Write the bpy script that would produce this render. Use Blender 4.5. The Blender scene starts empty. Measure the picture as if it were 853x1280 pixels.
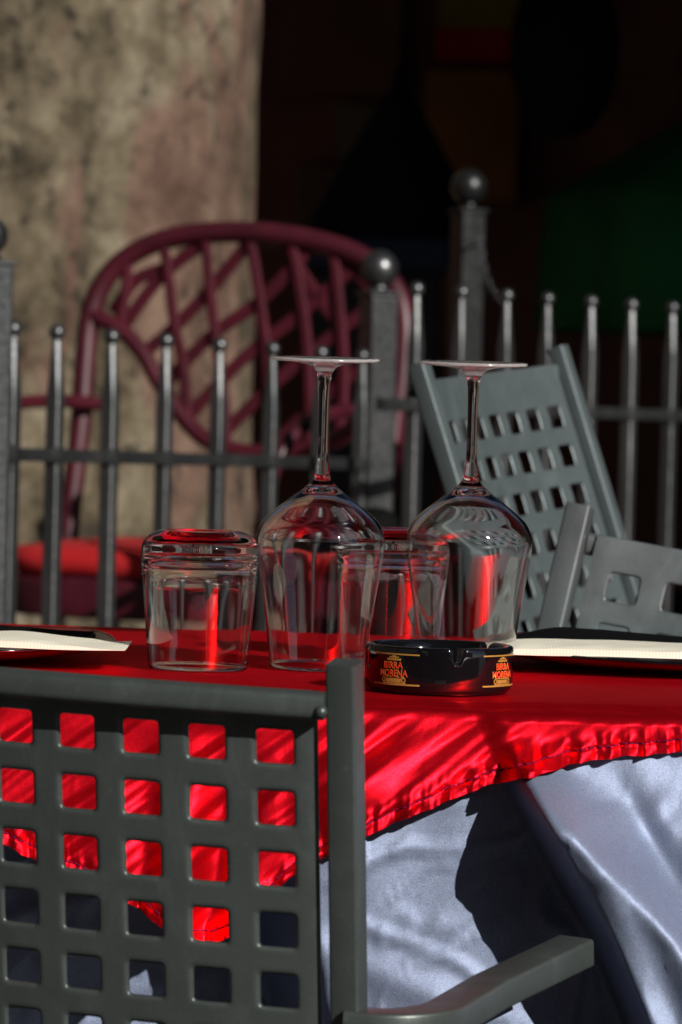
import bpy, math, random
from mathutils import Vector, Matrix, noise
random.seed(7)
R = math.radians
sc = bpy.context.scene
COL = sc.collection
noise.seed_set(3)

# ------------------------------------------------------------------ camera
F = 5100.0                      # focal length in photo pixels (853 x 1280)
EYE = 0.98
CAM = Vector((0, 0, EYE))
PITCH = math.atan((640 - 478) / F)
ROLL = R(1.5)
CM = Matrix.Rotation(R(90) - PITCH, 4, 'X') @ Matrix.Rotation(ROLL, 4, 'Z')
def pix(px, py, d):
    return CAM + (CM.to_3x3() @ Vector(((px - 426.5) / F * d, (640 - py) / F * d, -d)))
def ray(px, py): return (pix(px, py, 1.0) - CAM)
def on_plane(px, py, p0, n):
    r = ray(px, py); return CAM + r * ((p0 - CAM).dot(n) / r.dot(n))
def at_y(px, py, Y): return on_plane(px, py, Vector((0, Y, 0)), Vector((0, 1, 0)))
cd = bpy.data.cameras.new('camera'); cam = bpy.data.objects.new('camera', cd); COL.objects.link(cam)
cam.matrix_world = Matrix.Translation(CAM) @ CM
cd.sensor_fit = 'VERTICAL'; cd.sensor_height = 36; cd.lens = F / 1280 * 36
cd.clip_start = 0.05; cd.clip_end = 500
cd.dof.use_dof = True; cd.dof.focus_distance = 3.08; cd.dof.aperture_fstop = cd.lens / 11.5
sc.camera = cam

# ------------------------------------------------------------------ mesh helpers
class MB:
    def __init__(s): s.v = []; s.f = []
    def add(s, vs, fs):
        o = len(s.v); s.v += [Vector(p) for p in vs]; s.f += [tuple(i + o for i in f) for f in fs]; return s
    def box(s, lo, hi, M=None):
        x0, y0, z0 = lo; x1, y1, z1 = hi
        vs = [Vector(p) for p in ((x0,y0,z0),(x1,y0,z0),(x1,y1,z0),(x0,y1,z0),(x0,y0,z1),(x1,y0,z1),(x1,y1,z1),(x0,y1,z1))]
        if M: vs = [M @ p for p in vs]
        return s.add(vs, [(0,3,2,1),(4,5,6,7),(0,1,5,4),(1,2,6,5),(2,3,7,6),(3,0,4,7)])
    def sweep(s, pts, sec, up=Vector((0,0,1)), cap=True, closed=False, scale=None):
        """sweep a closed 2-D section (list of (a,b)) along pts; a = side, b = up"""
        pts = [Vector(p) for p in pts]; n = len(pts); k = len(sec); vs = []
        for i, p in enumerate(pts):
            if closed: t = pts[(i+1) % n] - pts[i-1]
            else: t = pts[min(i+1, n-1)] - pts[max(i-1, 0)]
            t.normalize()
            side = t.cross(up)
            if side.length < 1e-4: side = t.cross(Vector((0,1,0)))
            side.normalize(); u = side.cross(t).normalized()
            q = scale[i] if scale else 1.0
            for a, b in sec: vs.append(p + side * a * q + u * b * q)
        fs = []
        for i in range(n if closed else n - 1):
            j = (i + 1) % n
            for m in range(k):
                m2 = (m + 1) % k
                fs.append((i*k+m, i*k+m2, j*k+m2, j*k+m))
        if cap and not closed:
            fs.append(tuple(range(k))[::-1]); fs.append(tuple((n-1)*k + m for m in range(k)))
        return s.add(vs, fs)
    def tube(s, pts, r, seg=12, **kw):
        return s.sweep(pts, [(r*math.cos(2*math.pi*i/seg), r*math.sin(2*math.pi*i/seg)) for i in range(seg)], **kw)
    def lathe(s, prof, c=(0,0,0), seg=64, mod=None, closed=False):
        """prof = list of (r,z); r==0 makes a pole"""
        c = Vector(c); rows = []; vs = []
        for r, z in prof:
            if r <= 1e-7: rows.append([len(vs)]); vs.append(c + Vector((0,0,z)))
            else:
                row = []
                for i in range(seg):
                    a = 2*math.pi*i/seg
                    rr, zz = (mod(r, z, a) if mod else (r, z))
                    row.append(len(vs)); vs.append(c + Vector((rr*math.cos(a), rr*math.sin(a), zz)))
                rows.append(row)
        fs = []
        m = len(rows)
        for j in range(m if closed else m - 1):
            A, B = rows[j], rows[(j+1) % m]
            if len(A) == 1 and len(B) == 1: continue
            for i in range(seg):
                i2 = (i + 1) % seg
                if len(A) == 1: fs.append((A[0], B[i2], B[i]))
                elif len(B) == 1: fs.append((A[i], A[i2], B[0]))
                else: fs.append((A[i], A[i2], B[i2], B[i]))
        return s.add(vs, fs)
    def ball(s, c, r, seg=24, rings=14):
        return s.lathe([(r*math.sin(math.pi*i/rings), -r*math.cos(math.pi*i/rings)) for i in range(rings+1)], c, seg)
def rect(a, b, ch=0.0):
    if ch <= 0: return [(-a,-b),(a,-b),(a,b),(-a,b)]
    out = []
    for cx, cy, a0 in ((a-ch,-b+ch,-90),(a-ch,b-ch,0),(-a+ch,b-ch,90),(-a+ch,-b+ch,180)):
        for k in range(4): t = R(a0 + 30*k); out.append((cx+ch*math.cos(t), cy+ch*math.sin(t)))
    return out
def build(name, mb, mat, parent=None, smooth=False, angle=None, world=False):
    vs = mb.v
    if world and parent is not None:
        rt = parent
        while rt.parent: rt = rt.parent
        iv = rt.matrix_basis.inverted(); vs = [iv @ p for p in vs]
    me = bpy.data.meshes.new(name); me.from_pydata([tuple(p) for p in vs], [], mb.f); me.update()
    o = bpy.data.objects.new(name, me); COL.objects.link(o)
    if mat: me.materials.append(mat)
    if parent is not None: o.parent = parent
    if smooth:
        me.polygons.foreach_set('use_smooth', [True]*len(me.polygons))
        if angle:
            me.set_sharp_from_angle(angle=R(angle))
    return o
def bevel(o, w=0.002, seg=2):
    m = o.modifiers.new('bevel', 'BEVEL'); m.width = w; m.segments = seg; m.limit_method = 'ANGLE'; return o
def tag(o, label=None, cat=None, group=None, kind=None):
    if label: o['label'] = label
    if cat: o['category'] = cat
    if group: o['group'] = group
    if kind: o['kind'] = kind
    return o
def empty(name, loc, M=None):
    o = bpy.data.objects.new(name, None); COL.objects.link(o); o.empty_display_size = .1
    o.matrix_world = Matrix.Translation(Vector(loc)) @ (M if M else Matrix.Identity(4)); return o
def copy_tree(o, parent=None):
    c = o.copy(); COL.objects.link(c); c.parent = parent
    for ch in list(o.children): copy_tree(ch, c)
    return c
def sstep(a, b, x):
    t = max(0.0, min(1.0, (x - a) / (b - a))); return t*t*(3 - 2*t)
def interp(tab, x):
    if x <= tab[0][0]: return tab[0][1]
    for (a, u), (b, v) in zip(tab, tab[1:]):
        if x <= b: return u + (v-u)*(x-a)/(b-a)
    return tab[-1][1]
def smooth_interp(tab, x):
    w = (tab[-1][0]-tab[0][0])*0.012
    return (interp(tab, x-w)+2*interp(tab, x)+interp(tab, x+w)+interp(tab, x-2*w)+interp(tab, x+2*w))/6

# ------------------------------------------------------------------ materials
class Mat:
    def __init__(s, name):
        s.m = bpy.data.materials.new(name); s.m.use_nodes = True; s.t = s.m.node_tree
        s.b = s.t.nodes['Principled BSDF']; s.tc = None
    def set(s, **k):
        for a, v in k.items(): s.b.inputs[a.replace('_', ' ')].default_value = v
        return s
    def n(s, typ, **k):
        nd = s.t.nodes.new(typ)
        for a, v in k.items(): setattr(nd, a, v)
        return nd
    def co(s, scale=(1,1,1)):
        if not s.tc: s.tc = s.n('ShaderNodeTexCoord')
        mp = s.n('ShaderNodeMapping'); mp.inputs['Scale'].default_value = scale
        s.t.links.new(s.tc.outputs['Object'], mp.inputs[0]); return mp.outputs[0]
    def noise(s, scale, detail=4, rough=.55, stretch=(1,1,1), dist=0):
        nd = s.n('ShaderNodeTexNoise'); nd.inputs['Scale'].default_value = scale; nd.inputs['Detail'].default_value = detail
        nd.inputs['Roughness'].default_value = rough; nd.inputs['Distortion'].default_value = dist
        s.t.links.new(s.co(stretch), nd.inputs['Vector']); return nd.outputs[0]
    def ramp(s, fac, stops):
        nd = s.n('ShaderNodeValToRGB'); e = nd.color_ramp.elements
        while len(e) < len(stops): e.new(.5)
        for q, (p, c) in zip(e, stops):
            q.position = p; q.color = (*c, 1) if len(c) == 3 else c
        s.t.links.new(fac, nd.inputs[0]); return nd.outputs[0]
    def mix(s, fac, a, b):
        nd = s.n('ShaderNodeMix', data_type='RGBA')
        for sock, v in ((nd.inputs[0], fac), (nd.inputs[6], a), (nd.inputs[7], b)):
            if isinstance(v, (int, float)): sock.default_value = v
            elif isinstance(v, tuple): sock.default_value = (*v, 1)
            else: s.t.links.new(v, sock)
        return nd.outputs[2]
    def link(s, out, inp): s.t.links.new(out, s.b.inputs[inp]); return s
    def bump(s, h, strength=.3, dist=.001, prev=None):
        nd = s.n('ShaderNodeBump'); nd.inputs['Strength'].default_value = strength; nd.inputs['Distance'].default_value = dist
        s.t.links.new(h, nd.inputs['Height'])
        if prev: s.t.links.new(prev, nd.inputs['Normal'])
        s.t.links.new(nd.outputs[0], s.b.inputs['Normal']); return nd.outputs[0]
def simple(name, col, rough=.5, metal=0, var=.12, nscale=30, bump=0, bdist=.001, **k):
    m = Mat(name); m.set(Roughness=rough, Metallic=metal, **k)
    f = m.noise(nscale)
    m.link(m.ramp(f, [(.3, tuple(c*(1-var) for c in col)), (.7, tuple(min(1, c*(1+var)) for c in col))]), 'Base Color')
    m.link(m.ramp(m.noise(nscale*.4, 3), [(.3, (rough*.85,)*3), (.7, (min(1, rough*1.15),)*3)]), 'Roughness')
    if bump: m.bump(m.noise(nscale*3), bump, bdist)
    return m.m

# metallic charcoal paint: fine flake
def paint(name, col, metal=.55, rough=.42):
    m = Mat(name); m.set(Metallic=metal, Roughness=rough)
    fl = m.noise(2200, 2, .7); broad = m.noise(9, 4)
    c = m.mix(m.ramp(fl, [(.42, (0,0,0)), (.66, (1,1,1))]), tuple(x*.82 for x in col), tuple(x*1.3 for x in col))
    c = m.mix(m.ramp(broad, [(.45, (0,0,0)), (.75, (.35,.35,.35))]), c, tuple(x*1.25+.004 for x in col))
    dust = m.ramp(m.noise(160, 5, .7), [(.62, (0,0,0)), (.72, (.55,.55,.55))])
    sm = m.ramp(m.noise(20, 7, .7, (1,1,.4), 1.0), [(.50, (0,0,0)), (.70, (.38,.38,.38))])
    c = m.mix(sm, c, tuple(x*1.6+.02 for x in col))
    c = m.mix(dust, c, (.16,.155,.14))
    m.link(c, 'Base Color'); m.link(m.ramp(m.noise(30, 6, .7), [(.3, (rough*.8,)*3), (.7, (rough*1.35,)*3)]), 'Roughness'); m.bump(fl, .12, .0003, m.bump(m.noise(45, 3), .12, .0012))
    return m.m
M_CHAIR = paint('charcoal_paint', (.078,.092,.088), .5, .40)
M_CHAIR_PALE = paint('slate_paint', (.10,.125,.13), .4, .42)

# forged iron
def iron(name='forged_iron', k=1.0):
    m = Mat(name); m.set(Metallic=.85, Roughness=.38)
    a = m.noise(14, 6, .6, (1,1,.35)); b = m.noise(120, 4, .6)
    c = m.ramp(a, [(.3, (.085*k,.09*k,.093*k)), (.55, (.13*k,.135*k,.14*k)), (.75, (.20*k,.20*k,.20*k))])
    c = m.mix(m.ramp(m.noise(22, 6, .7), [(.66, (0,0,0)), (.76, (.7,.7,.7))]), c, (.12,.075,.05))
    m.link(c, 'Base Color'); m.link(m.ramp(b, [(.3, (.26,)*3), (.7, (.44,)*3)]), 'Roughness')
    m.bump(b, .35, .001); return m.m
M_IRON = iron(); M_IRON_SHADE = iron('shaded_iron', .36); M_IRON_POST = iron('post_iron', .72)  # dark copy carries the shade on the tallest post in its colour

def satin(name, deep, sheen, metal, rough, glit, tint=(1,1,1), spec=.5):
    m = Mat(name); m.set(Metallic=metal, Roughness=rough, Specular_Tint=(*tint, 1), Specular_IOR_Level=spec)
    wv = m.noise(1500, 3, .7); b = m.noise(25, 4)
    c = m.mix(m.ramp(wv, [(.38, (0,0,0)), (.66, (1,1,1))]), deep, sheen)
    c = m.mix(m.ramp(b, [(.4, (0,0,0)), (.8, (.2,.2,.2))]), c, tuple(x*.75 for x in deep))
    m.link(c, 'Base Color')
    p = m.bump(wv, glit, .0004)
    # long soft crease bump
    m.bump(m.noise(38, 4, .5, (1,1,.5), .6), .22, .003, p)
    return m.m
M_RED = satin('red_satin', (.70,.003,.012), (.99,.014,.032), .93, .48, .08, (.85,.12,.14), .25)
M_RED_SHEEN = satin('whitened_red_satin', (.26,.035,.045), (.40,.08,.10), .0, .42, .3, (1,1,1), .9)  # base muted, specular raised so its glare reflects whiter in the glasses
M_GREY = satin('blue_grey_satin', (.15,.185,.28), (.34,.40,.56), .45, .52, .6)
M_THREAD = simple('purple_thread', (.13,.006,.055), .8, Specular_IOR_Level=.1)
M_CUSHION = simple('red_cushion_cloth', (.40,.004,.006), .8, 0, .1, 20, .3, .002)
M_NAPKIN = None
def napkin():
    m = Mat('cream_paper_napkin'); m.set(Roughness=.85)
    w = m.n('ShaderNodeTexWave'); w.inputs['Scale'].default_value = 120; w.inputs['Distortion'].default_value = .4
    m.t.links.new(m.co((1, .6, .3)), w.inputs['Vector'])
    m.link(m.ramp(w.outputs[0], [(.0, (.80,.77,.62)), (.6, (.86,.83,.69))]), 'Base Color')
    m.bump(w.outputs[0], .16, .0004); return m.m
M_NAPKIN = napkin()
M_BLACKCLOTH = simple('black_napkin_cloth', (.002,.002,.003), .95, 0, .3, 400, .6, .001, Specular_IOR_Level=.1)
M_PLATE_RED = simple('red_reflection_gloss', (.20,.003,.010), .2, 0, .15, 12)  # red of the cloth's reflection put into the plate's base colour
M_BLACKGLOSS = simple('black_gloss', (.004,.004,.005), .07, 0, .2, 12, Coat_Weight=.6)
M_GOLD = simple('gold_print', (.50,.29,.06), .35, .3, .15, 200)
M_REDPRINT = simple('red_print', (.75,.02,.012), .4)
M_YELLOWPRINT = simple('yellow_print', (.65,.42,.08), .4)
def glass():
    m = Mat('clear_glass'); m.set(Base_Color=(.985,.99,.99,1), Roughness=.022, IOR=1.54, Transmission_Weight=1.0)
    
    return m.m
M_GLASS = glass()
M_GLASS_FOOT = glass(); M_GLASS_FOOT.name = 'bright_glass_foot'
_b = M_GLASS_FOOT.node_tree.nodes['Principled BSDF']; _b.inputs['Transmission Weight'].default_value = .80; _b.inputs['Roughness'].default_value = .10  # foot turned milky to stand for its bright refracted light
def maroon():
    m = Mat('maroon_lacquer'); m.set(Roughness=.48, Coat_Weight=.12, Coat_Roughness=.3, Specular_IOR_Level=.4)
    m.link(m.ramp(m.noise(15, 4), [(.3, (.040,.003,.009)), (.7, (.070,.006,.014))]), 'Base Color')
    m.bump(m.noise(60), .1, .001); return m.m
M_MAROON = maroon()
M_MAROON_MATTE = simple('maroon_worn', (.055,.0045,.011), .6, 0, .3, 15, Specular_IOR_Level=.25)
def bark():
    m = Mat('plane_tree_bark'); m.set(Roughness=.9)
    a = m.noise(6.0, 9, .72, (1,1,.8), .2); b = m.noise(13, 8, .72, (1,1,.8), .3); g = m.noise(60, 6, .7, (1,1,.6))
    c = m.ramp(a, [(.35, (.03,.023,.014)), (.43, (.12,.092,.052)), (.52, (.25,.20,.125)), (.62, (.42,.35,.24))])
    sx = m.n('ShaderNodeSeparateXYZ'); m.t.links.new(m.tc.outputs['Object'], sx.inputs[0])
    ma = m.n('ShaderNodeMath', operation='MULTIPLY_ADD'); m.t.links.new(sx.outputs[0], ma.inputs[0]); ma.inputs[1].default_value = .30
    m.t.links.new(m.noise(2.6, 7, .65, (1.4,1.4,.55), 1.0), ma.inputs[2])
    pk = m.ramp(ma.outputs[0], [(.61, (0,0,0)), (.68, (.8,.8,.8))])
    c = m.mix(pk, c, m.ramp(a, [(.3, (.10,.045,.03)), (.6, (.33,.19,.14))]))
    dk = m.ramp(b, [(.36, (1,1,1)), (.46, (0,0,0))])
    c = m.mix(dk, c, (.028,.02,.012))
    pl = m.ramp(m.noise(7, 7, .7, (1,1,.7), .5), [(.66, (0,0,0)), (.72, (.8,.8,.8))])
    c = m.mix(pl, c, (.26,.20,.16))
    m.link(c, 'Base Color')
    p = m.bump(b, 1.0, .09); m.bump(g, .9, .02, p); return m.m
M_BARK = bark()

# ------------------------------------------------------------------ front table dimensions
TX0, TX1, TYF, TYB, TZ = -0.66, 0.62, 2.92, 3.70, 0.752
def tdepth(px, py, z=TZ): return on_plane(px, py, Vector((0, 0, z)), Vector((0, 0, 1)))

# perimeter of the rounded table rectangle
def make_perim(x0, x1, y0, y1, r, dense):
    """returns list of (point2d, normal2d, side, x) clockwise from the front left"""
    out = []
    n_front = dense; 
    for i in range(n_front):
        x = x0 + r + (x1-x0-2*r)*i/(n_front-1); out.append((x, y0, 0, -1, 0))
    def arc(cx, cy, a0, n):
        for k in range(1, n): a = R(a0 + 90*k/n); out.append((cx+r*math.cos(a), cy+r*math.sin(a), math.cos(a), math.sin(a), 4))
    arc(x1-r, y0+r, -90, 24)
    n = 90
    for i in range(n): out.append((x1, y0+r+(y1-y0-2*r)*i/(n-1), 1, 0, 1))
    arc(x1-r, y1-r, 0, 24)
    for i in range(n): out.append((x1-r-(x1-x0-2*r)*i/(n-1), y1, 0, 1, 2))
    arc(x0+r, y1-r, 90, 24)
    for i in range(n): out.append((x0, y1-r-(y1-y0-2*r)*i/(n-1), -1, 0, 3))
    arc(x0+r, y0+r, 180, 24)
    return out

def nz(x, y, z=0.0): return noise.noise(Vector((x, y, z)))

XE = [(0.0, .095), (.05, .118), (.09, .140), (.12, .158), (.152, .178), (.19, .196), (.226, .212), (.40, .28), (.6, .33)]
def grey_off(x, y, nx, ny, side, drop):
    """how far the grey undercloth stands out from the table edge"""
    s = x if side in (0, 2) else y
    base = .004 + .018*sstep(0, .5, drop)
    if side == 0: base -= .17*sstep(.045, .10, drop)*(1-sstep(-.075, -.015, x + .25*(.14-drop)))
    o = base + .006*nz(s*6, drop*3, side)*sstep(.01, .2, drop) + .0035*nz(s*22, drop*9, 4+side)*sstep(.01, .08, drop)
    if side == 0:
        xe = smooth_interp(XE, drop)
        A = .008 + .090*sstep(.022, .085 + .14*sstep(.02, .09, x-xe), drop)
        w = .020
        t = sstep(xe - .002, xe + w, x)
        fold = A*t
        # broad ridges on the right-hand drape
        q = x - xe
        fold += t*sstep(.02, .1, drop)*(.0055*math.sin(q*80 - drop*20) + .0022*math.sin(q*190 + drop*16))
        fold -= .35*A*sstep(.10, .26, q)
        # low soft creases on the flat left part
        L = 1 - t
        fold += L*(.0035*math.exp(-((drop - .19 - .35*(x-.02))/.012)**2) + .004*nz(x*14+3, drop*22, 9)*sstep(.14, .24, drop))
        fold += .0035*max(0, 1-abs(nz(x*9+drop*4, drop*13, 3.3))*11)*sstep(.03, .1, drop) + .0018*max(0, 1-abs(nz(x*24, drop*30+x*20, 6.1))*7)*sstep(.03, .1, drop)
        o += fold
    else:
        k = .5 + .5*math.sin(s*30 + 2*side + (0 if side != 4 else (math.atan2(ny, nx))*6))
        o += (.035 if side != 4 else .07)*sstep(.03, .5, drop)*k
    return o

HEMPX = [(-300, 1010), (-120, 1005), (0, 1056), (37, 1078), (100, 1101), (170, 1139), (200, 1163), (235, 1186), (262, 1196), (290, 1180), (345, 1114),
         (372, 1090), (400, 1074), (462, 1043), (540, 1010), (623, 979), (718, 956), (853, 944), (1000, 948), (1300, 1000)]
HEM = []
for a, b in HEMPX:
    p = at_y(a, b, TYF - .012); HEM.append((p.x, TZ - p.z))
def hem(x, y, side):
    if side == 0: return smooth_interp(HEM, x) + .0016*nz(x*80, 1, 7)
    if side == 4: return .05
    s = x if side == 2 else y - 3.3
    return .05 + .13*max(0, 1 - abs(s)/.35)

def red_off(x, y, nx, ny, side, drop, H):
    o = grey_off(x, y, nx, ny, side, min(drop, .045)) + .006 + .05*max(0, drop-.03)
    if side == 0:
        o += .030*math.exp(-((x - .045)/.085)**2)*sstep(.008, .075, drop)
        o += .010*nz(x*9 + 2, drop*5, 1)*sstep(.0, .05, drop)
        # slanting soft folds running down to the left
        u = x + drop*1.3
        o += .0085*nz(u*30, drop*9, 5)*sstep(.004, .03, drop)
        o += .0034*nz(u*78, drop*16, 6)*sstep(.004, .03, drop)
        # corner drape: deep folds round the lowest point of the hem
        cdx = x + .095
        o += .014*math.exp(-(cdx/.06)**2)*math.cos(cdx*110 + drop*12)*sstep(.02, .12, drop)
        # hem puckers
        e = H - drop
        o += (.0068*nz(x*105, 3, 1) + .0030*nz(x*230, drop*40, 2))*(1 - sstep(.006, .024, e))
        o += .0010*math.exp(-((e-.0085)/.0012)**2)*-1.2
    return o

def drape(name, per, hemf, offf, z0, nv, topf, edge_r, mat, parent=None, nring=26):
    mb = MB(); n = len(per); cx = (TX0+TX1)/2; cy = (TYF+TYB)/2
    rows = []
    # top rings, from the middle outwards
    for k in range(1, nring+1):
        t = k/nring; t = 1-(1-t)**2.2
        rows.append([(cx+(p[0]-cx)*t, cy+(p[1]-cy)*t, z0 + topf(cx+(p[0]-cx)*t, cy+(p[1]-cy)*t, t)) for p in per])
    for j in range(1, nv+1):
        row = []
        for p in per:
            H = hemf(p[0], p[1], p[4])
            tt = j/nv; tt = tt**1.15 if H > .2 else tt
            drop = H*tt
            e = edge_r
            if drop < e*1.57:
                a = drop/e; ro = e*math.sin(a); rz = e*(1-math.cos(a))
            else: ro = e; rz = e + (drop - e*1.57)
            off = offf(p[0], p[1], p[2], p[3], p[4], drop, H)*sstep(0, .015, drop)
            row.append((p[0]+p[2]*(ro+off), p[1]+p[3]*(ro+off), z0 - rz + topf(p[0], p[1], 1)*(1-sstep(0, .01, drop))))
        rows.append(row)
    vs = [(cx, cy, z0 + topf(cx, cy, 0))]; fs = []
    for r_ in rows: vs += r_
    for i in range(n): fs.append((0, 1+i, 1+(i+1) % n))
    for j in range(len(rows)-1):
        a, b = 1+j*n, 1+(j+1)*n
        for i in range(n): i2 = (i+1) % n; fs.append((a+i, b+i, b+i2, a+i2))
    mb.add(vs, fs)
    return build(name, mb, mat, parent, smooth=True), rows

def table():
    t = empty('dining_table', ((TX0+TX1)/2, (TYF+TYB)/2, 0))
    tag(t, 'cloth covered table carrying upturned glasses and a black ashtray', 'table')
    mt = simple('table_wood', (.09,.05,.03), .5)
    bevel(build('tabletop', MB().box((TX0+.004, TYF+.004, TZ-.035), (TX1-.004, TYB-.004, TZ-.004)), mt, t, world=True), .003)
    for sx in (TX0+.06, TX1-.06):
        for sy in (TYF+.06, TYB-.06):
            bevel(build('leg', MB().box((sx-.02, sy-.02, 0), (sx+.02, sy+.02, TZ-.036)), M_CHAIR, t, world=True), .002)
table()
PER = make_perim(TX0, TX1, TYF, TYB, .02, 860)
PERG = make_perim(TX0, TX1, TYF, TYB, .02, 520)
g_cloth, _ = drape('undercloth', PERG, lambda x, y, s: .56, lambda x, y, a, b, s, d, H: grey_off(x, y, a, b, s, d), TZ-.0015, 110,
                   lambda x, y, t: -(1-sstep(TYF, TYF+.03, y))*.0095*sstep(.85, 1, t), .005, M_GREY)
tag(g_cloth, 'blue grey satin tablecloth hanging in heavy folds beneath the red one', 'tablecloth')
def red_top(x, y, t):
    if y < TYF+.03 and t > .9:
        e = 1 - sstep(TYF, TYF+.022, y)
        return .0006 - e*(.0035 + .0045*nz(x*16, 2, 2) + .002*nz(x*40, 5, 2))
    return .0006 + .0005*nz(x*9, y*9, 3) + .0005*nz(x*25+y*6, y*12, 4)
r_cloth, rrows = drape('tablecloth', PER, hem, red_off, TZ, 84, red_top, .007, M_RED)
tag(r_cloth, 'glossy red satin overlay with stitched puckered hem draped across the table', 'tablecloth')
# stitched line above the hem
st = MB()
hang = rrows[26:]
i = 0
path = []
for i in range(0, 860):
    x = PER[i][0]; H = hem(x, 0, 0)
    j = (1 - .0088/H)*84 - 1; j0 = int(j); fr = j - j0
    p = Vector(hang[j0][i])*(1-fr) + Vector(hang[j0+1][i])*fr
    path.append(p + Vector((0, -.0004, 0)))
for k in range(0, 856, 4):
    st.tube([path[k], path[k+1], path[k+2], path[k+3]], .00045, 6)
stitch = build('stitching', st, M_THREAD, r_cloth, smooth=True)

# ------------------------------------------------------------------ glassware
def optic(n, amp, ph=0):
    return lambda r, z, a: (r + amp*math.cos(n*a+ph)*sstep(.02, .05, r), z)
def spl(pts, k=5):
    """Catmull-Rom through (r,z) points"""
    P = [pts[0]] + list(pts) + [pts[-1]]; out = []
    for i in range(1, len(P)-2):
        p0, p1, p2, p3 = P[i-1:i+3]
        for j in range(k):
            t = j/k
            out.append(tuple(.5*((2*p1[m]) + (-p0[m]+p2[m])*t + (2*p0[m]-5*p1[m]+4*p2[m]-p3[m])*t*t + (-p0[m]+3*p1[m]-3*p2[m]+p3[m])*t**3) for m in (0, 1)))
    out.append(pts[-1]); return [(max(0, a), b) for a, b in out]
WINE_OUT = [(.0378,.0009),(.0405,.025),(.0452,.058),(.0496,.084),(.0508,.095),(.0504,.1045),(.0465,.1140),(.0390,.1220),(.0270,.1315),(.0150,.1405),(.0085,.1470),(.0064,.1510),
            (.0056,.1560),(.0043,.168),(.0040,.190),(.0041,.212),(.0049,.227),(.0072,.2345),(.0125,.2382),(.022,.2402),(.0345,.2414),(.0424,.2420)]
WINE_IN = [(.0368,.0009),(.0394,.025),(.0441,.058),(.0485,.084),(.0497,.095),(.0492,.1038),(.0452,.1126),(.0376,.1203),(.0256,.1293),(.0136,.1365),(.0060,.1395),(0,.1402)]
def wine_glass(px, py, label):
    p = tdepth(px, py); z0 = TZ + .0016
    o = empty('wine_glass', (p.x, p.y, z0 + .0012), Matrix.Rotation(R(1.9), 4, 'X'))
    tag(o, label, 'wine glass', 'upturned wine glasses on the table')
    out = spl(WINE_OUT, 6); inn = spl(WINE_IN, 6)
    # one closed surface: inner pole -> rim -> outer -> foot -> centre of foot
    foot = [(.0431,.2424),(.0433,.2434),(.0428,.2444),(.034,.2443),(.020,.2440),(.009,.2434),(0,.2432)]
    rim = [(.0371,.0001),(.0375,.0001)]
    prof = inn[::-1] + rim + out + foot
    nb = len(inn)
    mod = lambda r, z, a: (r, z)
    k_inner = set()
    mb = MB()
    def m2(r, z, a):
        inner = any(abs(r-q[0]) < 1e-9 and abs(z-q[1]) < 1e-9 for q in inn)
        amp = .00007 if inner else .00003
        if z < .110: return (r + amp*math.cos(11*a+.3)*sstep(.0, .03, z)*(1-sstep(.08, .110, z)) , z)
        return (r, z)
    mb.lathe(prof, (0,0,0), 144, m2)
    q = build('bowl_and_stem', mb, M_GLASS, o, smooth=True); q.data.materials.append(M_GLASS_FOOT)
    for f in q.data.polygons:
        if f.center.z > .2395: f.material_index = 1
    return o
wine_glass(396.5, 838, 'upturned wine glass beside the tumbler and behind the chair post')
wine_glass(582, 835, 'upturned wine glass standing right behind the black ashtray')

TUM_OUT = [(.0389,.0009),(.0408,.025),(.0434,.055),(.0458,.080),(.0463,.090),(.0452,.0975),(.0405,.1035),(.0345,.1068),(.0300,.1080),(.0262,.1076),(.0200,.1060),(.0100,.1050),(0,.1048)]
TUM_IN = [(.0374,.0009),(.0392,.025),(.0415,.052),(.0429,.070),(.0418,.0815),(.0372,.0880),(.0260,.0903),(.0120,.0908),(0,.0908)]
def tumbler(px, py, label, ph=0.0, p=None):
    p = p or tdepth(px, py); z0 = TZ + .0016
    o = empty('tumbler', (p.x, p.y, z0))
    tag(o, label, 'tumbler', 'upturned tumblers on the table')
    out = spl(TUM_OUT, 6); inn = spl(TUM_IN, 6)
    prof = inn[::-1] + [(.0379,.0001),(.0384,.0001)] + out
    s_in = set((round(a, 9), round(b, 9)) for a, b in inn)
    def m2(r, z, a):
        amp = .00010 if (round(r, 9), round(z, 9)) in s_in else .00012
        return (r + amp*math.cos(12*a+ph)*sstep(.004, .03, z)*(1-sstep(.045, .076, z))*sstep(.01, .03, r), z)
    mb = MB(); mb.lathe(prof, (0,0,0), 168, m2)
    build('glass_body', mb, M_GLASS, o, smooth=True)
tumbler(247, 838, 'upturned tumbler alone at the left end of the row of glasses')
tumbler(487, 827, 'upturned tumbler standing further back between the two wine glasses', .5)

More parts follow.
